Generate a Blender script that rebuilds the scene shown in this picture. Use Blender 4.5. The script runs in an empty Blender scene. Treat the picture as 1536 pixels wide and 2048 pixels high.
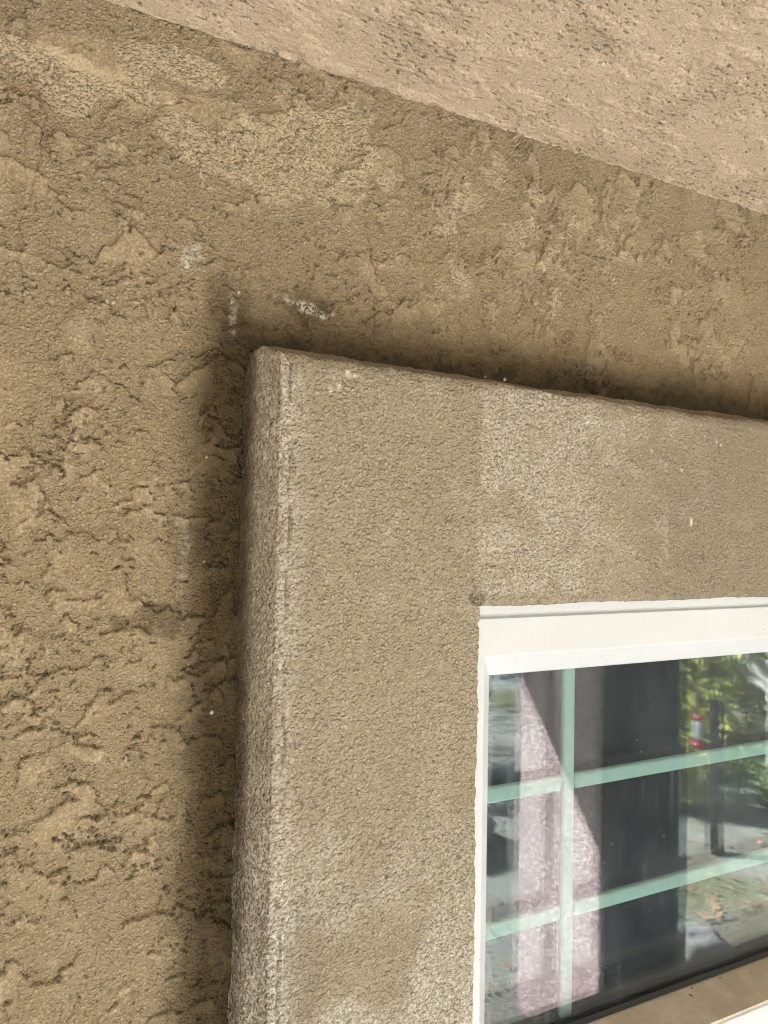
import bpy, math, random
import numpy as np
from mathutils import Matrix, Vector
R = math.radians
sc = bpy.context.scene
C = sc.collection
ZC = 2.1                                   # camera height above the patio

# ------------------------------------------------------------------ camera
YAW, PIT, ROL = 0.47075606, 0.03116966, 0.01795599
cd = bpy.data.cameras.new('camera'); cam = bpy.data.objects.new('camera', cd); C.objects.link(cam)
fw = Vector((math.cos(PIT)*math.sin(YAW), math.cos(PIT)*math.cos(YAW), math.sin(PIT)))
rt = Vector((math.cos(YAW), -math.sin(YAW), 0))
up = rt.cross(fw)
X = math.cos(ROL)*rt + math.sin(ROL)*up
Y = -math.sin(ROL)*rt + math.cos(ROL)*up
M = Matrix((X, Y, -fw)).transposed().to_4x4(); M.translation = Vector((0, -.5, ZC))
cam.matrix_world = M
cd.sensor_fit = 'VERTICAL'; cd.sensor_height = 36; cd.lens = 1479/2048*36
cd.clip_start = .01; cd.clip_end = 500
cd.dof.use_dof = True; cd.dof.focus_distance = .50; cd.dof.aperture_fstop = 15
sc.camera = cam

# ------------------------------------------------------------------ light
SUN = Vector((1.35, 1.0, -1.2)).normalized()          # direction the light travels
w = bpy.data.worlds.new('World'); sc.world = w; w.use_nodes = True
nt = w.node_tree; bg = nt.nodes['Background']
sky = nt.nodes.new('ShaderNodeTexSky'); sky.sky_type = 'NISHITA'; sky.sun_disc = False
sky.sun_elevation = math.asin(-SUN.z); sky.sun_rotation = math.atan2(-SUN.x, -SUN.y)
nt.links.new(sky.outputs[0], bg.inputs[0]); bg.inputs[1].default_value = .06
sd = bpy.data.lights.new('sun', 'SUN'); sd.energy = 5; sd.angle = R(.5); sd.color = (1, .96, .91)
so = bpy.data.objects.new('sun', sd); C.objects.link(so); so.location = (-6, -12, 14)
so.rotation_euler = SUN.to_track_quat('-Z', 'Y').to_euler()
sc.view_settings.view_transform = 'Standard'; sc.view_settings.look = 'None'
sc.view_settings.exposure = 3.22; sc.view_settings.gamma = 1
sc.cycles.max_bounces = 10; sc.cycles.diffuse_bounces = 5; sc.cycles.transparent_max_bounces = 16
sc.cycles.use_denoising = True; sc.cycles.denoiser = 'OPENIMAGEDENOISE'
sc.cycles.denoising_input_passes = 'RGB_ALBEDO_NORMAL'; sc.cycles.denoising_prefilter = 'ACCURATE'
sc.cycles.use_adaptive_sampling = False; sc.cycles.filter_width = 1.0
sc.cycles.caustics_reflective = False; sc.cycles.caustics_refractive = False

# ------------------------------------------------------------------ numpy noise
rng = np.random.default_rng(7)
PERM = rng.permutation(256).astype(np.int32); PERM = np.concatenate([PERM, PERM, PERM])
GA = rng.random(256)*2*np.pi; G2 = np.stack([np.cos(GA), np.sin(GA)], 1).astype(np.float32)
G3 = rng.normal(size=(256, 3)); G3 = (G3/np.linalg.norm(G3, axis=1)[:, None]).astype(np.float32)
def fade(t): return t*t*t*(t*(t*6-15)+10)
def gn2(x, z, seed=0):
    x = x+seed*17.31; z = z+seed*9.73
    xi = np.floor(x).astype(np.int32); zi = np.floor(z).astype(np.int32)
    xf = (x-xi).astype(np.float32); zf = (z-zi).astype(np.float32); xi &= 255; zi &= 255
    u, v = fade(xf), fade(zf)
    def g(i, j):
        h = PERM[PERM[(xi+i) & 255]+((zi+j) & 255)]
        return G2[h, 0]*(xf-i)+G2[h, 1]*(zf-j)
    a = g(0, 0); a = a+(g(1, 0)-a)*u; b = g(0, 1); b = b+(g(1, 1)-b)*u
    return (a+(b-a)*v)*1.5
def gn3(x, y, z, seed=0):
    x = x+seed*17.31; y = y+seed*5.17; z = z+seed*9.73
    xi, yi, zi = [np.floor(q).astype(np.int32) for q in (x, y, z)]
    xf, yf, zf = [(q-i).astype(np.float32) for q, i in ((x, xi), (y, yi), (z, zi))]
    u, v, t = fade(xf), fade(yf), fade(zf)
    def g(i, j, k):
        h = PERM[(PERM[(PERM[(xi+i) & 255]+((yi+j) & 255)) & 255]+((zi+k) & 255))]
        return G3[h, 0]*(xf-i)+G3[h, 1]*(yf-j)+G3[h, 2]*(zf-k)
    def L(j, k):
        a = g(0, j, k); return a+(g(1, j, k)-a)*u
    a = L(0, 0); a = a+(L(1, 0)-a)*v; b = L(0, 1); b = b+(L(1, 1)-b)*v
    return (a+(b-a)*t)*1.5
def fbm2(x, z, f, o=4, seed=0, g=.5):
    r = 0; A = 1
    for i in range(o): r = r+A*gn2(x*f, z*f, seed+i*3.1); f *= 2.03; A *= g
    return r
def fbm3(x, y, z, f, o=3, seed=0, g=.5):
    r = 0; A = 1
    for i in range(o): r = r+A*gn3(x*f, y*f, z*f, seed+i*3.1); f *= 2.03; A *= g
    return r
def ss(a, b, x):
    t = np.clip((x-a)/(b-a), 0, 1); return t*t*(3-2*t)
def segdist(x, z, pts):
    d = np.full(x.shape, 9., np.float32)
    for (ax, az), (bx, bz) in zip(pts[:-1], pts[1:]):
        vx, vz = bx-ax, bz-az
        t = np.clip(((x-ax)*vx+(z-az)*vz)/(vx*vx+vz*vz), 0, 1)
        d = np.minimum(d, np.hypot(x-ax-t*vx, z-az-t*vz))
    return d
def blob(x, z, cx, cz, rx, rz, seed, rag=.5, f=60):
    q = np.hypot((x-cx)/rx, (z-cz)/rz)
    return ss(1.15, .55, q+rag*fbm2(x, z, f, 4, seed))

# ------------------------------------------------------------------ object helpers
def tag(o, label=None, cat=None, group=None, kind=None):
    for k, v in (('label', label), ('category', cat), ('group', group), ('kind', kind)):
        if v: o[k] = v
    return o
def empty(name, loc, label, cat, group=None):
    o = bpy.data.objects.new(name, None); C.objects.link(o); o.location = loc; o.empty_display_size = .1
    return tag(o, label, cat, group)
def link(name, me, mat, parent=None, smooth=True):
    if mat: me.materials.append(mat)
    if smooth: me.polygons.foreach_set('use_smooth', np.ones(len(me.polygons), bool))
    o = bpy.data.objects.new(name, me); C.objects.link(o)
    if parent:
        o.parent = parent; o.matrix_parent_inverse = Matrix.Identity(4)
        p = parent; off = Vector((0, 0, 0))
        while p: off += p.location; p = p.parent
        o.location = -off                                # verts are given in world metres
    return o
def mesh_np(name, V, F, attrs=None):
    """V (n,3), F (m,4) numpy quads; attrs dict name -> (n,3)"""
    used = np.zeros(len(V), bool); used[F.ravel()] = True
    idx = np.cumsum(used)-1; V = V[used]; F = idx[F]
    me = bpy.data.meshes.new(name)
    me.vertices.add(len(V)); me.vertices.foreach_set('co', V.astype(np.float32).ravel())
    me.loops.add(F.size); me.loops.foreach_set('vertex_index', F.astype(np.int32).ravel())
    me.polygons.add(len(F)); me.polygons.foreach_set('loop_start', np.arange(0, F.size, 4, dtype=np.int32))
    me.polygons.foreach_set('loop_total', np.full(len(F), 4, np.int32))
    me.update(calc_edges=True)
    for k, a in (attrs or {}).items():
        at = me.attributes.new(k, 'FLOAT_COLOR', 'POINT')
        q = np.ones((len(V), 4), np.float32); q[:, :3] = a[used]; at.data.foreach_set('color', q.ravel())
    return me
def grid_faces(nr, nc, keep=None, flip=False):
    i = np.arange(nr*nc, dtype=np.int64).reshape(nr, nc)
    F = np.stack([i[:-1, :-1], i[:-1, 1:], i[1:, 1:], i[1:, :-1]], -1)
    if flip: F = F[..., ::-1]
    return F[keep] if keep is not None else F.reshape(-1, 4)
def axis(lo, a, b, hi, dense, sparse=.06):
    """coarse lo..a, dense a..b, coarse b..hi"""
    out = [np.linspace(lo, a, max(2, int((a-lo)/sparse)+1))[:-1]] if a > lo else []
    out.append(np.linspace(a, b, int((b-a)/dense)+1))
    if hi > b: out.append(np.linspace(b, hi, max(2, int((hi-b)/sparse)+1))[1:])
    return np.concatenate(out)
class MB:
    def __init__(s): s.v = []; s.f = []
    def add(s, vs, fs):
        n = len(s.v); s.v += [tuple(v) for v in vs]; s.f += [tuple(i+n for i in f) for f in fs]
    def box(s, x0, x1, y0, y1, z0, z1):
        s.add([(x, y, z) for z in (z0, z1) for y in (y0, y1) for x in (x0, x1)],
              [(0, 2, 3, 1), (4, 5, 7, 6), (0, 1, 5, 4), (2, 6, 7, 3), (0, 4, 6, 2), (1, 3, 7, 5)])
    def tube(s, pts, rad, n=10, cap=True):
        rings = []
        for i, p in enumerate(pts):
            p = Vector(p); a = Vector(pts[max(i-1, 0)]); b = Vector(pts[min(i+1, len(pts)-1)])
            d = (b-a).normalized(); q = d.to_track_quat('Z', 'Y'); r = rad[i] if hasattr(rad, '__len__') else rad
            rings.append([p+q @ Vector((r*math.cos(t*2*math.pi/n), r*math.sin(t*2*math.pi/n), 0)) for t in range(n)])
        vs = [v for r_ in rings for v in r_]; fs = []
        for i in range(len(rings)-1):
            for k in range(n): fs.append((i*n+k, i*n+(k+1) % n, (i+1)*n+(k+1) % n, (i+1)*n+k))
        if cap: fs += [tuple(range(n))[::-1], tuple((len(rings)-1)*n+k for k in range(n))]
        s.add(vs, fs)
    def build(s, name, mat, parent=None, smooth=False, bevel=0):
        me = bpy.data.meshes.new(name); me.from_pydata(s.v, [], s.f); me.update()
        o = link(name, me, mat, parent, smooth)
        if bevel:
            m = o.modifiers.new('bevel', 'BEVEL'); m.width = bevel; m.segments = 3; m.limit_method = 'ANGLE'
            m.angle_limit = R(40)
        return o

# ------------------------------------------------------------------ material helpers
class NT:
    def __init__(s, name):
        s.m = bpy.data.materials.new(name); s.m.use_nodes = True; s.t = s.m.node_tree; s.n = s.t.nodes
        s.b = s.n['Principled BSDF']; s.out = s.n['Material Output']
        s.co = s.n.new('ShaderNodeTexCoord').outputs['Object']
        s.geo = s.n.new('ShaderNodeNewGeometry')
    def l(s, a, b): s.t.links.new(a, b)
    def set(s, sock, v):
        if isinstance(v, bpy.types.NodeSocket): s.l(v, sock)
        else: sock.default_value = v
    def map(s, scale=(1, 1, 1), rot=(0, 0, 0), vec=None):
        m = s.n.new('ShaderNodeMapping'); s.l(vec or s.co, m.inputs[0]); m.inputs['Scale'].default_value = scale
        m.inputs['Rotation'].default_value = rot; return m.outputs[0]
    def noise(s, scale, detail=3, rough=.5, vec=None, dist=0):
        n = s.n.new('ShaderNodeTexNoise'); s.l(vec or s.co, n.inputs['Vector']); n.inputs['Scale'].default_value = scale
        n.inputs['Detail'].default_value = detail; n.inputs['Roughness'].default_value = rough
        n.inputs['Distortion'].default_value = dist; return n.outputs['Fac']
    def voro(s, scale, vec=None, feat='F1', rand=1):
        n = s.n.new('ShaderNodeTexVoronoi'); s.l(vec or s.co, n.inputs['Vector']); n.inputs['Scale'].default_value = scale
        n.feature = feat; n.inputs['Randomness'].default_value = rand; return n.outputs['Distance']
    def math(s, op, a, b=0., c=0., clamp=False):
        n = s.n.new('ShaderNodeMath'); n.operation = op; n.use_clamp = clamp
        for i, v in enumerate((a, b, c)): s.set(n.inputs[i], v)
        return n.outputs[0]
    def ramp(s, v, a, b, x=0., y=1.):
        n = s.n.new('ShaderNodeMapRange'); n.interpolation_type = 'SMOOTHSTEP'
        for i, q in enumerate((v, a, b, x, y)): s.set(n.inputs[i], q)
        return n.outputs[0]
    def mix(s, fac, a, b, mode='MIX'):
        n = s.n.new('ShaderNodeMix'); n.data_type = 'RGBA'; n.blend_type = mode
        s.set(n.inputs[0], fac)
        for i, v in ((6, a), (7, b)):
            s.set(n.inputs[i], v if isinstance(v, bpy.types.NodeSocket) else (*v[:3], 1))
        return n.outputs[2]
    def attr(s, name):
        n = s.n.new('ShaderNodeAttribute'); n.attribute_name = name
        q = s.n.new('ShaderNodeSeparateColor'); s.l(n.outputs['Color'], q.inputs[0]); return q.outputs
    def bump(s, h, dist, strength=1, normal=None):
        n = s.n.new('ShaderNodeBump'); s.set(n.inputs['Height'], h); n.inputs['Distance'].default_value = dist
        n.inputs['Strength'].default_value = strength
        if normal: s.l(normal, n.inputs['Normal'])
        return n.outputs[0]
    def fin(s, col, rough=.9, normal=None, spec=.2):
        s.set(s.b.inputs['Base Color'], col if isinstance(col, bpy.types.NodeSocket) else (*col[:3], 1))
        s.set(s.b.inputs['Roughness'], rough); s.b.inputs['Specular IOR Level'].default_value = spec
        if normal: s.l(normal, s.b.inputs['Normal'])
        return s.m

def stucco(name, base, warm, pale, dirt_shade, grain=1., gscale=560, attrs=True, beadamp=.10, grime_shade=.34, tops=.45):
    t = NT(name)
    g1 = t.noise(gscale, 2.5, .55)
    def grains(scale, lo):
        v = t.n.new('ShaderNodeTexVoronoi'); v.feature = 'F1'; v.inputs['Scale'].default_value = scale; t.l(t.co, v.inputs['Vector'])
        sx = t.n.new('ShaderNodeSeparateColor'); t.l(v.outputs['Color'], sx.inputs[0])
        return t.math('MULTIPLY', t.ramp(v.outputs['Distance'], .62, .12), t.ramp(sx.outputs[0], lo, 1., 0., 1.))
    big_ = grains(gscale*.66, .12); small = grains(gscale*1.15, -.4)
    g = t.math('ADD', t.math('MULTIPLY', g1, .22), t.math('ADD', t.math('MULTIPLY', big_, .34+beadamp), t.math('MULTIPLY', small, .34)))
    n_big = t.noise(5, 4, .6); n_mid = t.noise(34, 5, .6); n_fine = t.noise(900, 2, .6)
    col = t.mix(t.ramp(n_big, .35, .65), base, warm)
    col = t.mix(t.math('MULTIPLY', t.ramp(n_mid, .5, .75), .35), col, pale)
    col = t.mix(t.math('MULTIPLY', t.ramp(t.noise(300, 3, .6), .54, .70), .34), col, pale)
    # grime in the low grain, darkened further to stand in for its shade
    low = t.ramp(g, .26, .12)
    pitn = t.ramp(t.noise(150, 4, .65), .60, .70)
    col = t.mix(t.math('MULTIPLY', low, grime_shade), col, dirt_shade)
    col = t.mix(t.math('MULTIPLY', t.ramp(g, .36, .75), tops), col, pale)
    nb = None
    if attrs:
        r, gg, b = t.attr('stain_shade')[:3]
        # r brown stain with painted shade, g chalky bloom with painted light, b smooth trowelled plaster
        col = t.mix(t.math('MULTIPLY', r, t.ramp(n_mid, .1, .7, .8, 1.), clamp=True), col, dirt_shade)
        chalk_light = t.math('MULTIPLY', gg, t.ramp(t.noise(380, 3, .75), .40, .58, .05, 1.), clamp=True)
        col = t.mix(chalk_light, col, (.58, .56, .50))
        sp = t.math('MULTIPLY', t.math('SUBTRACT', 1., b), 1.)
        h = t.math('MULTIPLY', g, t.math('MULTIPLY_ADD', sp, .88, .12))
        h = t.math('MULTIPLY', h, t.math('MULTIPLY_ADD', t.attr('dirt_shade')[2], .7, 1.))
        d2 = t.attr('dirt_shade')[0]
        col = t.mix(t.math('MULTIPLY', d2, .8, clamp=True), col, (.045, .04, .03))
        r2 = t.attr('dirt_shade')[1]
        col = t.mix(r2, col, (.66, .62, .55))
        col = t.mix(t.math('MULTIPLY', t.attr('dirt_shade')[2], t.ramp(t.noise(520, 3, .7), .30, .60, .35, 1.), clamp=True), col, (.60, .50, .35))
    else:
        h = g
    nrm = t.bump(h, .0036*grain, 1)
    return t.fin(col, .92, nrm, .15)

M_wall = stucco('wall stucco', (.368, .297, .193), (.398, .318, .208), (.55, .47, .34), (.070, .049, .024), 1.)
M_trim = stucco('trim stucco', (.368, .316, .222), (.386, .33, .236), (.58, .54, .45), (.11, .088, .062), 1.15, 480, True, .14)
M_soff = stucco('soffit stucco', (.62, .50, .365), (.64, .515, .38), (.70, .585, .44), (.13, .10, .07), .5, 620, True, .1, .22, .3)
M_far = stucco('column stucco', (.46, .34, .35), (.60, .47, .47), (.72, .60, .60), (.12, .08, .08), 3.0, 60, attrs=False)

# ------------------------------------------------------------------ house
house = empty('house', (0, 0, 0), 'tan stucco house wall with deep soffit, raised window trim and white framed window', 'house')

# --- wall surface ---------------------------------------------------
def wall_fields(x, z):
    wx = x+.010*fbm2(x, z, 22, 3, 1); wz = z+.010*fbm2(x, z, 22, 3, 2)
    und = .0014*fbm2(x, z, 6, 2, 3)+.0002*fbm2(x, z, 40, 3, 4)
    right = ss(.25, .5, x+.3*z)
    fa = fbm2(wx*.95, wz*1.15, 19, 6, 5, .58)          # plates with ledges on their upper side
    fb = fbm2(wx*1.3, wz*.8, 27, 6, 6, .60)            # small upright ledges, upper right
    return und, right, fa, fb
x_ax = axis(-2.6, -.07, .79, 4.2, .00085); z_ax = axis(-2.1, -.44, .345, .36, .00085)
x_ax = x_ax.astype(np.float32); z_ax = z_ax.astype(np.float32)[::-1]     # rows run downwards
Zg, Xg = np.meshgrid(z_ax, x_ax, indexing='ij')
und, right, fa, fb = wall_fields(Xg, Zg)
def leak_down(S, zr, ln):
    A = np.zeros_like(S); A[0] = S[0]*.5
    for k in range(1, len(S)):
        dz = abs(float(zr[k]-zr[k-1]))
        A[k] = A[k-1]*math.exp(-dz/ln)+np.maximum(S[k]-S[k-1], 0)
    return np.minimum(A, 1)*S
def leak_left(S, xr, ln):
    A = np.zeros_like(S)
    for k in range(S.shape[1]-2, -1, -1):
        dx = abs(float(xr[k+1]-xr[k]))
        A[:, k] = A[:, k+1]*math.exp(-dx/ln)+np.maximum(S[:, k]-S[:, k+1], 0)
    return np.minimum(A, 1)*S
lowleft = ss(.30, -.25, Zg)*ss(.30, .1, Xg)
def nrmf(f): return f/np.abs(f).mean()*.30
fa = nrmf(fa); fb = nrmf(fb); f2 = nrmf(fbm2(Xg+.006*fbm2(Xg, Zg, 40, 3, 71), Zg*1.15, 38, 4, 72, .55))
mA = ss(-.16, .06, fbm2(Xg, Zg, 11, 3, 73)+.16*lowleft); m2 = ss(.0, .12, fbm2(Xg, Zg, 14, 3, 74)+.25*lowleft-.05)
mB = ss(-.25, -.02, fbm2(Xg, Zg, 12, 3, 75))
def upper(f, ax, sgn):
    g = sgn*np.gradient(f, axis=ax); return .30+.70*ss(-.005, .01, g)
cA, c2, cB = .08, .22, .10
S1 = ss(cA-.02, cA+.012, fa); S2 = ss(c2-.03, c2+.02, f2); S3 = ss(cB-.02, cB+.015, fb)
plateA = leak_down(S1, z_ax, .026)*mA; plateA2 = leak_down(S2, z_ax, .010)*m2; plateB = leak_left(S3, x_ax, .016)*mB
def blur(a, ax):
    for _ in range(1): a = .5*a+.25*np.roll(a, 1, ax)+.25*np.roll(a, -1, ax)
    return a
plateA = blur(plateA, 1); plateA2 = blur(plateA2, 1); plateB = blur(plateB, 0)
wA = 1-.8*right; wB = .12+.88*right
crumb = fbm2(Xg, Zg, 150, 3, 64, .6)*ss(-.1, .5, fbm2(Xg, Zg, 16, 3, 63)+.25*lowleft)
line = lambda f, c, w_: np.exp(-((f-c)/w_)**2)
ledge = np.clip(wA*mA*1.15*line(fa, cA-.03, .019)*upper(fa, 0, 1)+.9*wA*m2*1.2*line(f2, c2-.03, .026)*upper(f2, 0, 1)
                +wB*mB*(1.7*line(fb, cB-.03, .026)+1.2*line(fb, -.20, .020)*ss(.0, .1, fbm2(Xg, Zg, 17, 2, 90)))*upper(fb, 1, -1), 0, 1)*ss(-.6, -.1, fbm2(Xg, Zg, 120, 2, 76))  # dark lines on upper ledge edges, painted shade with some dirt
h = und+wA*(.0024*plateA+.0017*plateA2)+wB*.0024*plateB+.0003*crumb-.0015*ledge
smooth = np.clip(1.0*ss(.35, .8, plateA2*wA)+.9*ss(.4, .85, plateA*wA)+.8*ss(.45, .9, plateB)*right, 0, 1)
smooth = np.clip(smooth*ss(-.25, .05, fbm2(Xg, Zg, 26, 3, 60))+.45*ss(.25, .5, fbm2(Xg, Zg, 9, 3, 61)), 0, 1)
# coarse sanded areas top left, pale in the photograph
coarse = np.clip(blob(Xg, Zg, .145, .262, .075, .03, 11, .5, 30)+blob(Xg, Zg, .20, .285, .05, .035, 12, .5, 30)
                 + blob(Xg, Zg, .03, .285, .05, .018, 13, .6, 30)+blob(Xg, Zg, .09, .312, .05, .012, 15, .5, 30)
                 + .6*blob(Xg, Zg, .36, .26, .13, .05, 16, .9, 30)*ss(.05, .15, fbm2(Xg, Zg, 30, 4, 17)), 0, 1)
coarse = ss(.15, .75, coarse+.20*fbm2(Xg, Zg, 90, 4, 91))
smooth *= 1-coarse
flat = np.clip(blob(Xg, Zg, .035, .300, .03, .016, 18, .35, 40)+blob(Xg, Zg, .115, .289, .045, .011, 19, .4, 40), 0, 1)
smooth = np.maximum(smooth*(1-flat), flat*.9)
g1 = fbm2(Xg, Zg, 330, 2, 20, .6)
h = h+(1-.8*smooth)*(.00020+.00010*coarse)*g1+coarse*.0004
h = h*(1-.5*flat)
# pits and torn places
pn = fbm2(Xg, Zg, 210, 3, 21, .6); pm = ss(.15, .5, fbm2(Xg, Zg, 19, 3, 22))
pit = ss(.52, .75, pn)*(.25+.75*pm)
h = h-.0016*pit
# hairline cracks
def crk(pts, amp=.002):
    q = amp*fbm2(Xg, Zg, 90, 4, 23)
    return segdist(Xg+q, Zg+amp*fbm2(Xg, Zg, 90, 4, 24), [(a*.5, b*.5) for a, b in pts])
cr = np.minimum(crk([(-.002, .64), (.0094, .56), (.0265, .514), (.0201, .443), (.0052, .383), (.004, .33), (.01, .27)]),
                crk([(.470, .47), (.4726, .4457), (.4865, .387), (.4867, .295), (.49, .25)]))
cr = np.minimum(cr, crk([(.439, .60), (.438, .55)])); cr = np.minimum(cr, crk([(.80, .50), (.805, .42), (.80, .33)]))
crack = ss(.0008, .0001, cr+.0004*fbm2(Xg, Zg, 120, 2, 25))
h = h-.0007*crack
# thick plaster build-up where trim meets wall at the corner
h = h+.0018*blob(Xg, Zg, .205, .160, .022, .008, 26, .5, 120)
# stains; the band and strip by the trim also hold painted shade
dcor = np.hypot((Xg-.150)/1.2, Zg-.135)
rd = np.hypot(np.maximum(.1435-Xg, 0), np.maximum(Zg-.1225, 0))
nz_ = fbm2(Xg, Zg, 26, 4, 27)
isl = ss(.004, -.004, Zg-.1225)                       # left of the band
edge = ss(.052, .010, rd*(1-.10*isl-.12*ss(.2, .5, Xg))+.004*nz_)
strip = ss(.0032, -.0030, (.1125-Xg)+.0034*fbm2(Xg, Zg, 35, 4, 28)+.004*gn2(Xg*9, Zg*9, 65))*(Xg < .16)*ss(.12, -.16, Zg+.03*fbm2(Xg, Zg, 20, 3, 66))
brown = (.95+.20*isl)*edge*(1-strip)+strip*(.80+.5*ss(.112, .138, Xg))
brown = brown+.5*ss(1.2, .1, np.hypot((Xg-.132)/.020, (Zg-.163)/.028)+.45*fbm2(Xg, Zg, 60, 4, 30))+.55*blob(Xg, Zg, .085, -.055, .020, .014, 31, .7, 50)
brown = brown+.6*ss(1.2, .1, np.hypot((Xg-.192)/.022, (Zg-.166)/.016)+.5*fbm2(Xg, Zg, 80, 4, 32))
white = 1.15*blob(Xg, Zg+.30*(Xg-.190), .190, .1630, .0165, .0052, 33, .7, 90)+.7*blob(Xg-.35*Zg, Zg, .1065-.35*.187, .187, .006, .010, 34, .8, 140)
white = white+.35*blob(Xg, Zg, .134, .155, .0035, .016, 35, .8, 110)+.25*blob(Xg, Zg, .105, -.02, .004, .03, 36, .9, 80)
white = white+.05*coarse
stain_shade = np.stack([np.clip(brown, 0, 1), np.clip(white, 0, 1), np.clip(smooth, 0, 1)], -1)
spk = ss(.62, .80, fbm2(Xg, Zg, 160, 3, 37, .6))*ss(.0, .4, fbm2(Xg, Zg, 14, 3, 38))
contact = ss(.021, .009, rd+.007*fbm2(Xg, Zg, 60, 3, 80))*(Zg > .125)*ss(-.35, .25, fbm2(Xg, Zg, 45, 3, 82)+.3*ss(.2, .4, Xg))  # near-black line above the trim, contact shade put into the colour
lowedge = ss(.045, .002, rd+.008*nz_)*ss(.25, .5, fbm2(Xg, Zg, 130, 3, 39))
bigpit = ss(.0022, .0010, np.hypot(Xg-.038, (Zg-.264)*1.4))
chips = np.zeros_like(Xg)
for cx, cz, r_ in ((.138, .1655, .0011), (.1335, .158, .0008), (.1025, .178, .0013), (.127, -.122, .0011), (.053, .146, .0012),
                   (.0565, .1455, .0010), (.365, .131, .0012), (.345, .131, .0008), (.118, .05, .0007), (.119, -.02, .0007)):
    chips = np.maximum(chips, ss(r_*1.5, r_*.5, np.hypot(Xg-cx, Zg-cz)+.0005*fbm2(Xg, Zg, 300, 2, 40)))
dirt_shade = np.stack([np.clip(.42*pit+.45*crack+.5*spk+.85*ledge+.75*lowedge+.8*contact+bigpit, 0, 1), chips, .72*coarse+.26*right*mB*ss(.02, .10, fb)*(1-.7*smooth)*(1-edge)*ss(.10, .2, Zg)], -1)
h = h-.002*bigpit
h = h
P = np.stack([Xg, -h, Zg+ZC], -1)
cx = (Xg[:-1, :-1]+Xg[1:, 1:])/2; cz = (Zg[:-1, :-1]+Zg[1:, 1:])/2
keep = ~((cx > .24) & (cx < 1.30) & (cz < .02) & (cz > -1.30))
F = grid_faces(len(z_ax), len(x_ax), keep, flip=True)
me = mesh_np('wall', P.reshape(-1, 3), F, {'stain_shade': stain_shade.reshape(-1, 3), 'dirt_shade': dirt_shade.reshape(-1, 3)})
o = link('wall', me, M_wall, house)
o['label'] = 'rough tan stucco wall with ragged trowel ledges, cracks, brown damp stains and painted shade beside the trim'

# --- soffit ----------------------------------------------------------
r0 = .0004; zs = .3415
arc = [(-r0*(1-math.sin(t)), zs-r0*(1-math.cos(t))) for t in np.linspace(math.pi/2, 0, 13)]     # from wall to soffit
prof = [(0+.0, zs-r0)]+[(-(r0-r0*math.cos(t)), zs-r0+r0*math.sin(t)) for t in np.linspace(0, math.pi/2, 14)]
prof = prof[1:]
ys = axis(-2.93, -.32, -r0, -r0, .0010)[::-1][1:]
prof = np.array(prof+[(y, zs) for y in ys], np.float32)
d = np.gradient(prof, axis=0); nrm = np.stack([d[:, 1], -d[:, 0]], -1); nrm /= np.linalg.norm(nrm, axis=1)[:, None]
# make the normals face down / outwards
nrm = np.where((nrm[:, 1:2] > 0) | ((np.abs(nrm[:, 1:2]) < 1e-3) & (nrm[:, 0:1] > 0)), -nrm, nrm)
xs_ax = axis(-2.6, -.06, .80, 5.6, .0010).astype(np.float32)
Yp, Xs = np.meshgrid(prof[:, 0], xs_ax, indexing='ij'); Zp = np.repeat(prof[:, 1][:, None], len(xs_ax), 1)
ny = nrm[:, 0][:, None]; nz = nrm[:, 1][:, None]
fa = fbm2(Xs+.008*fbm2(Xs, Yp, 25, 3, 41), Yp*1.4, 20, 6, 42, .62)
S = ss(.12, .20, fa); S2 = ss(.45, .5, fa)
hs = .0009*fbm2(Xs, Yp, 8, 3, 43)+.0006*S+.0005*S2+.00012*fbm2(Xs, Yp, 330, 2, 44)
cells = fbm2(Xs*.85, Yp*1.9, 165, 4, 45, .62); dens = fbm2(Xs, Yp, 13, 3, 46)
sp = ss(.66, .76, cells+.30*dens)
fine = ss(.54, .66, fbm2(Xs*1.1, Yp*1.6, 330, 3, 47, .6)+.22*dens)
edgez = ss(.0, .012, -Yp)
hs = hs-.0009*sp-.0003*fine+.0006*fbm2(Xs, Yp, 40, 4, 81)+.0011*fbm2(Xs, Yp, 70, 3, 48)*(1-edgez)
sm = np.clip(.55+.35*S, 0, 1)
stain_shade = np.stack([np.clip(.12*ss(0, .6, dens), 0, 1), 0*sp, sm], -1)
dirt_shade = np.stack([np.clip(.9*sp+.42*fine, 0, 1), sp*0, sp*0], -1)
P = np.stack([Xs, Yp+ny*hs, Zp+nz*hs+ZC], -1)
me = mesh_np('soffit', P.reshape(-1, 3), grid_faces(len(prof), len(xs_ax), flip=True),
             {'stain_shade': stain_shade.reshape(-1, 3), 'dirt_shade': dirt_shade.reshape(-1, 3)})
o = link('soffit', me, M_soff, house)
o['label'] = 'paler stucco soffit with dark specks, meeting the wall in a rounded corner'

# --- window trim -----------------------------------------------------
X0, X1, ZT, ZB, SV, RC = .1435, 1.4265, .1225, -1.40, 1.03, .0065
pr = [(0, .006), (0, .0)]
pr += [(.0012*t, -.024*t) for t in np.linspace(0, 1, 22)[1:]]
pr += [(.0012+.0085*t**1.25, -.024-.0235*t) for t in np.linspace(0, 1, 24)[1:]]
pr += [(.0097+.0078*(1-math.cos(t)), -.0475-.0025*math.sin(t)) for t in np.linspace(0, math.pi/2, 10)[1:]]
pr += [(a, -.050) for a in np.linspace(.0175, .1640, 150)[1:]]
pr += [(.1640+.0045*math.sin(t), -.050+.0045*(1-math.cos(t))) for t in np.linspace(0, math.pi/2, 7)[1:]]
pr += [(.1685, y) for y in np.linspace(-.0455, -.012, 24)[1:]]
pr = np.array(pr, np.float32)
dd = np.gradient(pr, axis=0); pn_ = np.stack([dd[:, 1], -dd[:, 0]], -1); pn_ /= np.linalg.norm(pn_, axis=1)[:, None]
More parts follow.
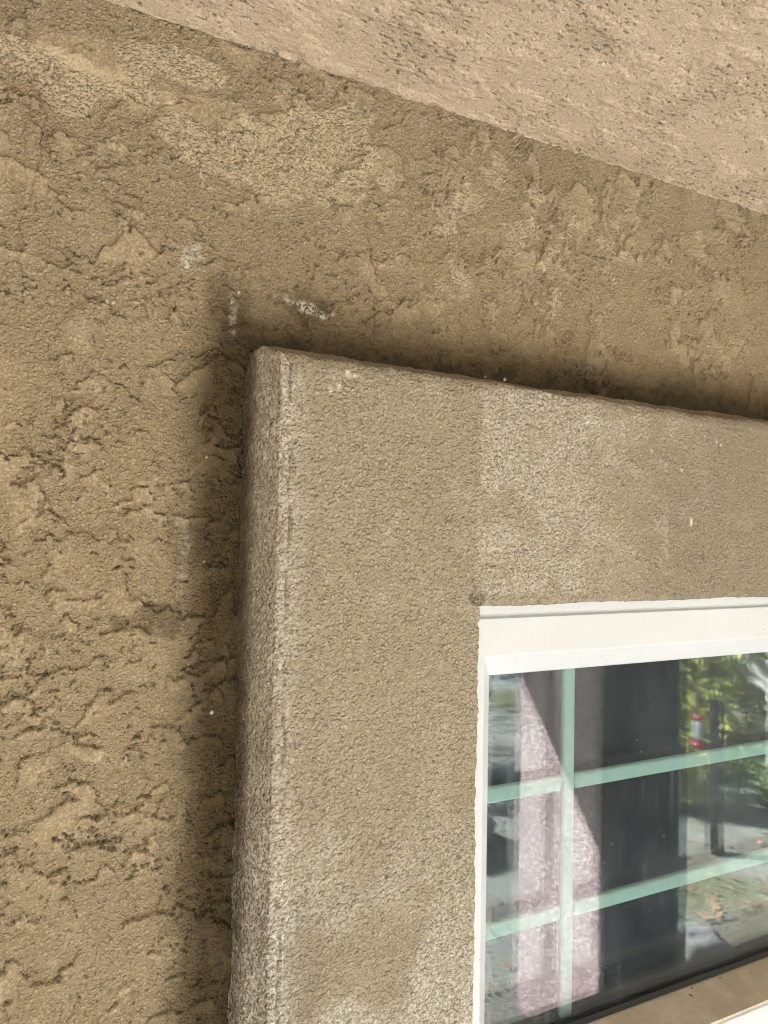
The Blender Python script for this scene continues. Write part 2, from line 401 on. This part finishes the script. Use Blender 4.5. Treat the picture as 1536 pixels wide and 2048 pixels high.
# outward normal: side looks to -a, front to -y, inner return to +a
a_mid = pr[:, 0]
for i in range(len(pr)):
    want = (-1, 0) if a_mid[i] < .008 else ((1, 0) if a_mid[i] > .167 else (0, -1))
    if pn_[i, 0]*want[0]+pn_[i, 1]*want[1] < 0: pn_[i] *= -1
A = pr[:, 0]; YY = pr[:, 1]
# columns: left leg upwards, rounded corner, top leg to the right, right leg down, bottom leg back
cols = []
tl = axis(-1.25, -.46, 0, 0, .0011, .06)          # offsets below the corner (0 = at corner)
E_ = np.maximum(A, RC)
for zz in tl:
    t = (zz+1.25)/1.25
    top = ZT-E_*SV; bot = ZB+A
    z = bot+(top-bot)*t if zz < -.47 else None
    if z is None:
        tz = (zz+.47)/.47; zl = np.full_like(A, -.47); z = zl+(top-zl)*tz
    else:
        tz = (zz+1.25)/(1.25-.47); z = bot+(np.full_like(A, -.47)-bot)*tz
    cols.append((X0+A, z, np.full_like(A, -1.), np.zeros_like(A)))
for th in np.linspace(0, math.pi/2, 9)[1:-1]:
    rr = np.maximum(RC-A, 0)
    cols.append((X0+E_-rr*math.cos(th), ZT-E_*SV+rr*math.sin(th)*SV, np.full_like(A, -math.cos(th)), np.full_like(A, math.sin(th))))
for xx in axis(0, .0, .66, 1.0, .0011, .04):
    if xx <= .66: x = X0+E_+(.80-(X0+E_))*xx/.66
    else: x = .80+((X1-A)-.80)*(xx-.66)/.34
    cols.append((x, ZT-A*SV, np.zeros_like(A), np.ones_like(A)))
for tz in np.linspace(0, 1, 18): cols.append((X1-A, ZT-A*SV+(ZB+A-ZT+A*SV)*tz, np.ones_like(A), np.zeros_like(A)))
for tz in np.linspace(0, 1, 14): cols.append((X1-A+(X0+A-X1+A)*tz, ZB+A, np.zeros_like(A), -np.ones_like(A)))
CX = np.stack([c[0] for c in cols], 1); CZ = np.stack([c[1] for c in cols], 1)
OX = np.stack([c[2] for c in cols], 1); OZ = np.stack([c[3] for c in cols], 1)
lift = (.0055*np.clip(1-(CX-.15)/.36, 0, 1)-.0012)*(CZ > .05)*ss(.13, .02, np.repeat(A[:, None], CX.shape[1], 1))*ss(.05, .11, CZ)
CZ = CZ+lift
AA = np.repeat(A[:, None], CX.shape[1], 1); YA = np.repeat(YY[:, None], CX.shape[1], 1)
NA = -pn_[:, 0][:, None]; NY = pn_[:, 1][:, None]       # NA: component along "outward" (OX,OZ)
und = .0009*fbm3(CX, YA, CZ, 16, 3, 1)
gr = fbm3(CX, YA, CZ, 260, 2, 2, .65)
lump = ss(.18, .62, fbm3(CX, YA, CZ, 150, 2, 3, .6))
sideA = ss(-.044, -.020, YA)*(AA < .012)
amp = .00030*(1-.45*sideA)
ht = und+amp*gr+.0004*lump*(1-.5*sideA)+.0012*fbm3(CX, YA, CZ, 45, 3, 4)*(AA < .02)
# ridge of squeezed-out plaster along the arris and the torn line behind it
ht = ht+.0004*ss(-.02, -.16, CZ)*ss(.004, .0, np.abs(AA-.0195))*(OX < -.5)+.0003*ss(.010, .0, np.abs(AA-.0215))*fbm3(CX*.3, YA, CZ*.3, 90, 2, 5)
tear = ss(.0012, .0003, np.abs(AA-.0165+.0018*fbm3(CX, YA, CZ, 40, 3, 6)))*ss(-.15, .25, fbm3(CX, YA, CZ, 22, 3, 7)+.3*((CZ < -.03) & (CZ > -.12))-.0)*(OX < -.5)
ht = ht-.0014*tear
# float lines
patch = ss(-.0035, .0035, CX-.307+.004*fbm3(CX, YA, CZ, 30, 3, 31))*ss(.030, -.012, CX-.412+.022*fbm3(CX*.6, YA, CZ*1.6, 35, 4, 8))*ss(-.046, -.040, CZ)*(YA < -.045)
comb = ss(.0, .6, fbm3(CX, YA, CZ, 9, 2, 9))*np.sin((CZ*1500+CX*500+9*fbm3(CX, YA, CZ, 12, 2, 10)))
ht = ht+.00008*comb*(AA > .02)
# ragged inner edge
rag = ss(.155, .1665, AA)
jag = .0007*fbm3(CX, YA*.2, CZ, 95, 4, 11, .65)-.0012*ss(-.086, -.098, CZ)*(OX < -.5)-.0012
jag = jag*np.where(OX < -.5, 1, .08)
notch = ss(.004, .001, np.hypot(CX-.309, CZ+.064))
da = rag*(jag-.003*notch)
ht = ht-.004*ss(.007, .002, np.hypot(CX-.306, CZ+.044)+.003*fbm3(CX, YA, CZ, 150, 3, 12))*(AA > .15)
NXf = NA*OX; NZf = NA*OZ
P = np.stack([CX+NXf*ht-OX*da, YA+NY*ht, CZ+NZf*ht-OZ*da+ZC], -1)
lowz = ss(-.10, -.40, CZ)
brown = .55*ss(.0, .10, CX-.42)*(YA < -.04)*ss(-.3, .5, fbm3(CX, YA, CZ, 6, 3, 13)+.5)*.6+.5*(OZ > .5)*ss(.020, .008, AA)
brown = brown+.25*ss(.0, .4, fbm3(CX, YA, CZ, 10, 3, 14))*lowz+.85*ss(-.034, -.002, YA)*(AA < .01)*(OX < -.2)+.4*ss(-.02, 0, YA)*(AA < .01)  # side face browner towards the wall, painted shade
brown = brown+.25*ss(-.049, -.052, CZ)*ss(.30, .33, CX)*(OZ > .5)
white = .55*patch*ss(-1.0, .3, fbm3(CX, YA, CZ, 30, 3, 15))+.85*lowz*ss(-.25, .4, fbm3(CX, YA, CZ, 18, 4, 16)+.5*ss(.23, .30, CX)-.0)
white = white+.75*ss(-.014, -.034, YA)*ss(.034, .010, AA)*(OX < -.3)*(.75+.4*fbm3(CX, YA, CZ, 14, 3, 24))+.35*lowz*(AA < .02)+.25*blob(CX, CZ, .45, .09, .05, .01, 17, .6, 40)+.30*ss(.2, .6, fbm3(CX, YA, CZ, 40, 3, 18))*(CX > .41)*(CX < .5)  # side paler towards the arris, painted light over the chalk
white = white+.55*ss(-.16, -.38, CZ)*ss(.040, .012, AA)*(OX < -.5)*ss(-.5, .2, fbm3(CX, YA, CZ, 50, 3, 25))
white = white+.10
greyspk = ss(.10, .45, fbm3(CX, YA, CZ, 330, 2, 19, .7))*(.55*sideA+.30*lowz*ss(-.1, .3, fbm3(CX, YA, CZ, 12, 3, 20)))
darkp = ss(.50, .70, fbm3(CX, YA, CZ, 190, 3, 21, .6))*ss(.0, .35, fbm3(CX, YA, CZ, 11, 3, 22))
chips = np.zeros_like(CX)
for qx, qz, r_ in ((.5275, .0165, .0017), (.5274, .0140, .0014), (.516, .060, .0012), (.480, .075, .0010), (.56, .088, .001), (.565, .086, .001), (.545, .092, .001),
                   (.372, .111, .0012), (.20, .108, .0014), (.205, .107, .0010), (.1905, .103, .0008), (.188, .0957, .0014), (.194, .098, .0012), (.161, .020, .0011)):
    chips = np.maximum(chips, ss(r_*1.5, r_*.4, np.hypot(CX-qx, (CZ-qz)*.6)+.0006*fbm3(CX, YA, CZ, 260, 2, 23)))
spot = np.maximum(ss(.0012, .0005, np.hypot(CX-.2085, CZ+.0905)), ss(.0012, .0005, np.hypot(CX-.2115, CZ+.0903)))
corner_d = ss(.008, .001, np.hypot(CX-.3075, CZ+.043)+.004*fbm3(CX, YA, CZ, 150, 3, 12))
dirt_shade = np.stack([np.clip(.6*tear+greyspk+.55*darkp+spot+.35*corner_d, 0, 1), np.clip(chips, 0, 1), chips*0], -1)
stain_shade = np.stack([np.clip(brown, 0, 1), np.clip(white, 0, 1), np.clip(.25*sideA+.25*(CX > .43)+0*CX, 0, 1)], -1)
me = mesh_np('window_trim', P.reshape(-1, 3), grid_faces(P.shape[0], P.shape[1], flip=False),
             {'stain_shade': stain_shade.reshape(-1, 3), 'dirt_shade': dirt_shade.reshape(-1, 3)})
o = link('window_trim', me, M_trim, house)
o['label'] = 'raised grey-tan stucco band around the window, sanded and chalky'

# --- the rest of the building shell ------------------------------------
t = NT('painted board'); M_board = t.fin(t.mix(t.noise(12, 4), (.40, .31, .21), (.46, .36, .25)), .8)
b = MB(); b.box(-2.75, 5.75, -3.0, .35, ZC+.375, ZC+.55); b.build('roof', M_board, house)
b = MB(); b.box(-2.75, 5.75, -3.0, -2.93, ZC+.30, ZC+.374); b.build('fascia', M_board, house)
b = MB(); b.box(-2.75, -2.602, -3.04, .35, 0, ZC+.374); b.build('added_side_wall', M_far, house)  # unseen wing wall, added to hold back light from the left
# the big square column of the patio cover, seen mirrored in the glass
YV = .47
Y2 = 2.20; xc0 = .949*Y2; xc1 = 1.157*Y2; yc0 = YV-Y2; yc1 = YV-.949/.770*Y2
b = MB(); b.box(xc0, xc1, yc1, yc0, 0, ZC+.345); o = b.build('column', M_far, house, bevel=.012)
o['label'] = 'square stucco column of the patio cover, sunlit low on one side, mirrored in the glass'

t = NT('dark shade sheet'); M_dark = t.fin(t.mix(t.noise(8, 5), (.018, .018, .026), (.035, .036, .045)), .8)
b = MB(); b.box(xc0+.006, xc1, yc0+.001, yc0+.02, .1, ZC+.345); o = b.build('column_shade_sheet', M_dark, house, bevel=.003)  # added dark sheet, gives this column face its shade by colour
o['label'] = 'dark shade sheet added over the patio column in place of its shade'
# --- window ------------------------------------------------------------
t = NT('white vinyl')
v1 = t.ramp(t.noise(9, 5, .6), .35, .75); sp_ = t.ramp(t.voro(70), .055, .03); sp_ = t.math('MULTIPLY', sp_, t.ramp(t.noise(18, 2), .55, .62))
col = t.mix(t.math('MULTIPLY', v1, .5), (.62, .65, .69), (.58, .60, .62))
col = t.mix(t.math('MULTIPLY', t.ramp(t.noise(60, 5, .7), .56, .72), .35), col, (.62, .56, .45))
col = t.mix(sp_, col, (.12, .12, .11))
M_vinyl = t.fin(col, .42, t.bump(t.noise(120, 3), .0002, .5), .4)
t = NT('grille'); M_bar = t.fin(t.mix(t.noise(60, 4), (.36, .47, .44), (.33, .44, .41)), .5, None, .3)
t = NT('dirty ledge')
col = t.mix(t.ramp(t.noise(30, 6, .65), .35, .65), (.62, .56, .47), (.50, .43, .34))
col = t.mix(t.ramp(t.noise(170, 4, .6), .66, .72), col, (.05, .04, .03))
M_ledge = t.fin(col, .7, t.bump(t.noise(300, 4), .0004), .3)
t = NT('rubber gasket'); M_gask = t.fin((.02, .025, .025), .45, None, .4)
t = NT('room dark'); M_room = t.fin(t.mix(t.noise(2, 3), (.02, .018, .026), (.035, .03, .04)), .9)

def glass(name, dust):
    t = NT(name); t.n.remove(t.b)
    fr = t.n.new('ShaderNodeFresnel')
    t.set(fr.inputs[0], t.math('MULTIPLY_ADD', t.geo.outputs['Backfacing'], 1/1.52-1.52, 1.52))
    tr = t.n.new('ShaderNodeBsdfTransparent'); tr.inputs[0].default_value = (.90, .965, .96, 1)
    gl = t.n.new('ShaderNodeBsdfGlossy'); gl.inputs['Roughness'].default_value = .012
    gl.inputs[0].default_value = (.94, .96, 1, 1)
    if dust: t.l(t.bump(t.noise(6, 2), .0006, .35), gl.inputs['Normal'])
    m1 = t.n.new('ShaderNodeMixShader'); t.l(fr.outputs[0], m1.inputs[0]); t.l(tr.outputs[0], m1.inputs[1]); t.l(gl.outputs[0], m1.inputs[2])
    last = m1
    if dust:
        streak = t.ramp(t.noise(55, 5, .6, t.map((1, 1, .07))), .5, .72)
        spots = t.ramp(t.noise(260, 4, .65), .58, .74)
        film = t.ramp(t.noise(7, 5, .6), .3, .8)
        sx = t.n.new('ShaderNodeSeparateXYZ'); t.l(t.co, sx.inputs[0])
        side = t.ramp(sx.outputs[0], .47, .36)
        f = t.math('ADD', t.math('MULTIPLY', streak, t.math('MULTIPLY_ADD', side, .16, .02)), t.math('MULTIPLY', spots, .09))
        f = t.math('ADD', f, t.math('MULTIPLY', t.math('MULTIPLY', film, t.noise(60, 5, .7)), .09)); f = t.math('ADD', f, .022)
        runs = t.math('MULTIPLY', t.ramp(t.noise(140, 4, .6, t.map((1, 1, .05))), .56, .70), t.ramp(t.noise(11, 3), .45, .6))
        f = t.math('ADD', f, t.math('MULTIPLY', runs, .07))
        specks = t.math('MULTIPLY', t.ramp(t.voro(120), .09, .05), t.ramp(t.noise(40, 2), .52, .6))
        f = t.math('ADD', f, t.math('MULTIPLY', specks, .4), clamp=True)
        df = t.n.new('ShaderNodeBsdfDiffuse'); df.inputs[0].default_value = (.50, .56, .63, 1)
        m2 = t.n.new('ShaderNodeMixShader'); t.l(f, m2.inputs[0]); t.l(m1.outputs[0], m2.inputs[1]); t.l(df.outputs[0], m2.inputs[2])
        last = m2
    t.l(last.outputs[0], t.out.inputs[0]); return t.m
M_glass_o = glass('dusty outer glass', True); M_glass_i = glass('inner glass', False)

WX0, WX1, WZ0, WZ1 = .2682, 1.3000, -.035, -1.31
win = bpy.data.objects.new('window', None); C.objects.link(win); win.parent = house; win.location = (.78, -.02, ZC-.67)
fp = [(0, .03), (0, -.0330), (.0240, -.0330), (.0248, -.0318), (.0256, -.0318), (.0264, -.0335), (.0272, -.0350), (.0550, -.0350), (.0562, -.0344), (.0572, -.0330),
      (.0735, -.0160), (.0746, -.0140), (.0746, .03)]
vs = []; fs = []
for a, y in fp:
    vs += [(WX0+a, y, WZ1+a+ZC), (WX0+a, y, WZ0-a+ZC), (WX1-a, y, WZ0-a+ZC), (WX1-a, y, WZ1+a+ZC)]
for i in range(len(fp)-1):
    for k in range(4): fs.append((i*4+k, i*4+(k+1) % 4, (i+1)*4+(k+1) % 4, (i+1)*4+k))
b = MB(); b.add(vs, fs); o = b.build('frame', M_vinyl, win); o['label'] = 'white vinyl window frame with stepped profile'
gx0, gx1, gz0, gz1 = WX0+.0746, WX1-.0746, WZ0-.0746, WZ1+.0746
for nm, y0, mt in (('glass_pane', -.0150, M_glass_o), ('glass_pane', .0060, M_glass_i)):
    for za, zb in ((gz0+.002, -.4060),):
        b = MB(); b.box(gx0-.002, gx1+.002, y0, y0+.003, ZC+zb, ZC+za); b.build(nm, mt, win)
def bar(x0, x1, z0, z1):
    b = MB(); b.box(x0, x1, -.0065, -.0005, ZC+z0, ZC+z1); b.build('glazing_bar', M_bar, win, bevel=.0028)
bx0, bx1 = .426, .4392
zz1, zz2 = (-.2142, -.2008), (-.3222, -.3088)
bar(bx0, bx1, -.404, gz0); bar(1.10, 1.1132, -.404, gz0)
for za, zb in (zz1, zz2):
    for xa, xb in ((gx0, bx0-.0003), (bx1+.0003, 1.0997), (1.1135, gx1)): bar(xa, xb, za, zb)
b = MB(); b.box(gx0, gx1, -.0185, -.0152, ZC-.4045, ZC-.3990); b.build('gasket', M_gask, win)
# meeting rail: sloping dirty ledge and white face
yl, zl = -.052, -.4150
vs = [(gx0, -.0148, ZC-.4050), (gx0, yl, ZC+zl), (gx0, yl, ZC-.50), (gx0, -.0148, ZC-.50)]
vs += [(gx1, y, z) for _, y, z in vs]
b = MB(); b.add(vs, [(0, 1, 5, 4)]); 
top = MB(); top.add([vs[0], vs[1], vs[5], vs[4], (gx0, -.0148, ZC-.4075), (gx0, yl, ZC+zl-.0025), (gx1, yl, ZC+zl-.0025), (gx1, -.0148, ZC-.4075)],
                    [(0, 1, 2, 3), (7, 6, 5, 4), (1, 5, 6, 2), (0, 4, 5, 1), (3, 2, 6, 7), (0, 3, 7, 4)])
o = top.build('ledge', M_ledge, win); o['label'] = 'grimy tan window ledge'
fr_ = MB(); fr_.box(gx0, gx1, yl-.001, -.0148, ZC-.50, ZC-.4176); fr_.build('meeting_rail', M_vinyl, win, bevel=.002)
b = MB(); b.box(gx0-.002, gx1+.002, -.014, -.010, ZC+gz1-.002, ZC-.495); o = b.build('glass_pane', M_glass_i, win)
# dark room behind the glass, open towards the window
rm = MB(); x0, x1, y0, y1, z0, z1 = -.3, 2.6, .031, 3.2, .02, ZC+.33
q = [(x0, y0, z0), (x1, y0, z0), (x1, y1, z0), (x0, y1, z0), (x0, y0, z1), (x1, y0, z1), (x1, y1, z1), (x0, y1, z1)]
rm.add(q, [(0, 1, 2, 3), (4, 7, 6, 5), (3, 2, 6, 7), (0, 3, 7, 4), (1, 5, 6, 2)])
rm.build('interior_room', M_room, house)

# ------------------------------------------------------------------ ground
t = NT('soil ground')
col = t.mix(t.ramp(t.noise(3, 6, .65), .35, .65), (.33, .31, .27), (.42, .41, .38))
col = t.mix(t.ramp(t.voro(38), .1, .5), (.45, .42, .38), col)
col = t.mix(t.ramp(t.noise(.35, 4), .5, .65), col, (.22, .21, .11))
M_soil = t.fin(col, .95, t.bump(t.noise(40, 6, .7), .03))
b = MB(); b.add([(-150, -150, -.03), (150, -150, -.03), (150, 60, -.03), (-150, 60, -.03)], [(0, 1, 2, 3)])
o = b.build('ground', M_soil); tag(o, 'bare brown soil and gravel of the garden', 'ground', None, 'structure')
t = NT('concrete'); M_conc = t.fin(t.mix(t.ramp(t.noise(5, 6, .6), .3, .7), (.56, .585, .57), (.64, .67, .655)), .9, t.bump(t.noise(120, 4), .002))
b = MB(); b.box(-2.6, 5.6, -1.93, -.002, -.15, 0); o = b.build('patio_slab', M_conc, None, bevel=.01); tag(o, 'pale concrete patio under the cover', 'patio', None, 'structure')

# ------------------------------------------------------------------ garden (seen only mirrored in the glass)
random.seed(5)
def leafmat(name, a, b_):
    t = NT(name); return t.fin(t.mix(t.ramp(t.noise(9, 4), .35, .65), a, b_), .6, None, .3)
def leaves(name, centres, n, size, mat, parent, stretch=1., up_=.3):
    r = np.random.default_rng(abs(hash(name)) % 1000 if False else 11+n)
    V = []; 
    cs = np.array([c[:3] for c in centres]); rs = np.array([c[3] for c in centres])
    k = r.integers(0, len(cs), n); dvec = r.normal(size=(n, 3)); dvec /= np.linalg.norm(dvec, axis=1)[:, None]
    p = cs[k]+dvec*(rs[k]*r.random(n)**.4)[:, None]*np.array([1, 1, .85])
    a = r.normal(size=(n, 3)); a[:, 2] += up_; a /= np.linalg.norm(a, axis=1)[:, None]
    bb = np.cross(a, r.normal(size=(n, 3))); bb /= np.linalg.norm(bb, axis=1)[:, None]
    s = size*(.6+.8*r.random(n))[:, None]
    Vv = np.stack([p-a*s*stretch, p+bb*s*.45, p+a*s*stretch, p-bb*s*.45], 1).reshape(-1, 3)
    me = mesh_np(name, Vv, np.arange(n*4).reshape(-1, 4)); return link(name, me, mat, parent, False)
M_yg = leafmat('yellow green leaf', (.34, .36, .07), (.52, .49, .16)); M_dg = leafmat('dark green leaf', (.03, .07, .025), (.08, .13, .04))
M_mg = leafmat('mid green leaf', (.07, .12, .04), (.15, .19, .06)); M_litter = leafmat('litter leaf', (.30, .15, .08), (.45, .30, .20))
t = NT('bark'); M_bark = t.fin(t.mix(t.noise(30, 5, .6, t.map((1, 1, .2))), (.09, .065, .045), (.2, .15, .11)), .9)
t = NT('pale bark'); M_pale = t.fin(t.mix(t.noise(30, 5), (.5, .47, .43), (.65, .62, .58)), .85)
def shrub(name, x, y, hgt, rad, mat, label, cat='shrub', group=None, n=5200, size=.035, stretch=1.):
    e = empty(name, (x, y, 0), label, cat, group); r = random.Random(int(x*100))
    cs = []
    for i in range(26):
        a = r.random()*6.28; q = rad*(.25+.75*r.random()); zf = r.random()
        cs.append((x+q*math.cos(a)*(1.05-.5*zf), y+q*math.sin(a)*(1.05-.5*zf), .1+zf*(hgt-.2), rad*(.2+.25*r.random())))
    leaves('foliage', cs, n, size, mat, e, stretch)
    b = MB()
    for i in range(7):
        a = r.random()*6.28; tx, ty = x+rad*.6*math.cos(a), y+rad*.6*math.sin(a)
        b.tube([(x+.03*math.cos(a), y+.03*math.sin(a), -.03), (x*.6+tx*.4, y*.6+ty*.4, hgt*.45), (tx, ty, hgt*.9)], [.018, .012, .004], 6)
    b.build('stem', M_bark, e, True); return e
shrub('shrub', 6.3, -4.1, 1.7, .75, M_yg, 'loose yellow-green bush in full sun mirrored at the right of the glass', 'shrub', None, 9000, .035, 1.6)
shrub('shrub', 5.45, -4.15, 1.35, .5, M_yg, 'yellow-green bush directly behind the bird feeder', 'shrub', None, 6000, .03, 1.3)
shrub('shrub', 5.75, -3.5, .75, .42, M_mg, 'low green bush nearest the patio, right of the feeder post', 'shrub', None, 4500, .03, 1.2)
shrub('shrub', 8.6, -5.2, 2.6, 1.1, M_dg, 'tall dark green bush at the back right of the garden', 'shrub', None, 8000, .04)
shrub('shrub', 4.75, -3.75, .62, .34, M_yg, 'lowest yellow-green bush, left of the feeder post', 'shrub', None, 3300, .022, 1.6)
shrub('shrub', 3.45, -4.9, 1.3, .55, M_dg, 'dark twiggy bush mirrored left of the column', 'shrub', None, 4000, .03)
shrub('shrub', 2.2, -6.0, 1.7, .8, M_mg, 'broad green bush far left in the garden', 'shrub', None, 6000, .04)
def tree(name, x, y, H, rc, mat, bark, label, n=9000, bare=False):
    e = empty(name, (x, y, 0), label, 'tree'); r = random.Random(int(abs(x)*31)); b = MB(); cs = []
    b.tube([(x, y, -.05), (x+.05, y, H*.3), (x-.06, y+.08, H*.55), (x, y, H*.85)], [.16*H/5, .12*H/5, .08*H/5, .03*H/5], 10)
    for i in range(12 if not bare else 22):
        z0 = H*(.25+.5*r.random()); a = r.random()*6.28; L = rc*(.6+.5*r.random()); tx, ty, tz = x+L*math.cos(a), y+L*math.sin(a), z0+L*(.5+.5*r.random())
        mx, my, mz = (x+tx)/2+.1*r.random(), (y+ty)/2, (z0+tz)/2-.08
        b.tube([(x, y, z0), (mx, my, mz), (tx, ty, tz)], [.035, .022, .007], 6)
        cs.append((tx, ty, tz, rc*.38)); cs.append((mx, my, mz+.2, rc*.3))
        for j in range(3):
            b.tube([(mx, my, mz), (mx+(r.random()-.5)*L, my+(r.random()-.5)*L, mz+L*.5*r.random())], [.012, .003], 5)
    b.build('trunk', bark, e, True)
    if not bare: leaves('crown', cs, n, .07, mat, e)
    return e
tree('leafy_screen_tree', 9.5, -9.0, 6.0, 2.2, M_dg, M_bark, 'tall dark tree added as sky screen at the far right of the garden')  # backdrop trees, added to block the bright low sky
tree('leafy_screen_tree', 4.6, -11.5, 6.5, 2.4, M_mg, M_bark, 'broad green tree added as sky screen straight out from the patio', 9500)
tree('leafy_screen_tree', -3.5, -12.5, 6.0, 2.6, M_dg, M_bark, 'dark tree added as sky screen beyond the left end of the patio', 9300)
tree('leafy_screen_tree', 14., -13, 7.0, 2.8, M_mg, M_bark, 'largest green tree added as sky screen, farthest out on the right', 9800)
tree('bare_tree', 5.55, -3.45, 2.0, .8, None, M_pale, 'small bare tree with whitish branches at the right edge of the glass', bare=True)
# boulder
def boulder(name, x, y, rx, ry, rz, mat, label):
    import bmesh
    bm = bmesh.new(); bmesh.ops.create_icosphere(bm, subdivisions=4, radius=1)
    c = np.array([v.co[:] for v in bm.verts]); nn = fbm3(c[:, 0], c[:, 1], c[:, 2], 1.3, 4, int(x*3))
    for v, q in zip(bm.verts, nn):
        v.co *= 1+.28*float(q); v.co.x = v.co.x*rx+x; v.co.y = v.co.y*ry+y; v.co.z = max(v.co.z*rz+rz*.45-.03, -.1)
    me = bpy.data.meshes.new(name); bm.to_mesh(me); bm.free()
    return tag(link(name, me, mat), label, 'boulder')
t = NT('granite'); M_rock = t.fin(t.mix(t.ramp(t.noise(14, 6, .7), .35, .65), (.34, .34, .35), (.52, .51, .49)), .85, t.bump(t.noise(30, 6, .7), .02))
boulder('boulder', 3.15, -2.2, .20, .12, .11, M_rock, 'pale grey boulder at the edge of the patio, mirrored low in the glass')
boulder('boulder', 2.62, -3.9, .42, .3, .3, M_rock, 'grey boulder in the leaf litter mirrored left of the column')
# feeder post with hanging feeder: Y = 3.5 m behind the mirrored camera
px_, py_ = 1.248*3.5, YV-3.5
t = NT('black metal'); M_blk = t.fin((.012, .012, .012), .85, None, .2)
t = NT('red plastic'); M_red = t.fin((.22, .008, .02), .3, None, .5)
t = NT('feeder bottle'); M_btl = t.fin((.25, .27, .30), .15, None, .5)
e = empty('feeder_post', (px_, py_, -.03), 'black metal garden post with a side hook, mirrored in the glass', 'post')
b = MB(); b.tube([(px_, py_, -.2), (px_, py_, ZC-1.10)], .045, 12); b.build('pole', M_blk, e, True)
b = MB(); b.tube([(px_, py_, ZC-1.12), (px_-.03, py_, ZC-1.02), (px_-.11, py_+.02, ZC-1.0), (px_-.19, py_+.03, ZC-1.03), (px_-.195, py_+.03, ZC-1.08)], .008, 8)
b.build('hook', M_blk, e, True)
hx, hy = px_-.195, py_+.03
e = empty('bird_feeder', (hx, hy, ZC-1.42), 'bird feeder with red cap, clear bottle and red base hanging from the post hook', 'bird feeder')
def lathe(nm, prof_, mat):
    b = MB(); b.tube([(hx, hy, ZC+z) for z, r_ in prof_], [r_ for z, r_ in prof_], 20); return b.build(nm, mat, e, True)
lathe('hanger', [(-1.085, .003), (-1.15, .003)], M_blk)
lathe('cap', [(-1.165, .008), (-1.172, .028), (-1.20, .034), (-1.21, .024)], M_red)
lathe('bottle', [(-1.21, .022), (-1.22, .030), (-1.32, .030), (-1.34, .022)], M_btl)
lathe('base', [(-1.34, .022), (-1.346, .048), (-1.375, .054), (-1.388, .03)], M_red)
# fallen leaves: too many to count
r = np.random.default_rng(3); n = 2600
pxs = r.uniform(1.4, 8.5, n); pys = -2.4-r.random(n)**1.5*4.2; s = r.uniform(.012, .03, n); th = r.random(n)*6.28
p = np.stack([pxs, pys, np.full(n, -.012)+r.random(n)*.012], 1)
a = np.stack([np.cos(th), np.sin(th), r.normal(size=n)*.25], 1)*s[:, None]; c_ = np.stack([-np.sin(th), np.cos(th), r.normal(size=n)*.25], 1)*(s*.55)[:, None]
me = mesh_np('fallen_leaves', np.stack([p-a, p+c_, p+a, p-c_], 1).reshape(-1, 3), np.arange(n*4).reshape(-1, 4))
o = link('fallen_leaves', me, M_litter, None, False); tag(o, 'orange-brown fallen leaves scattered over the garden soil', 'leaves', None, 'stuff')
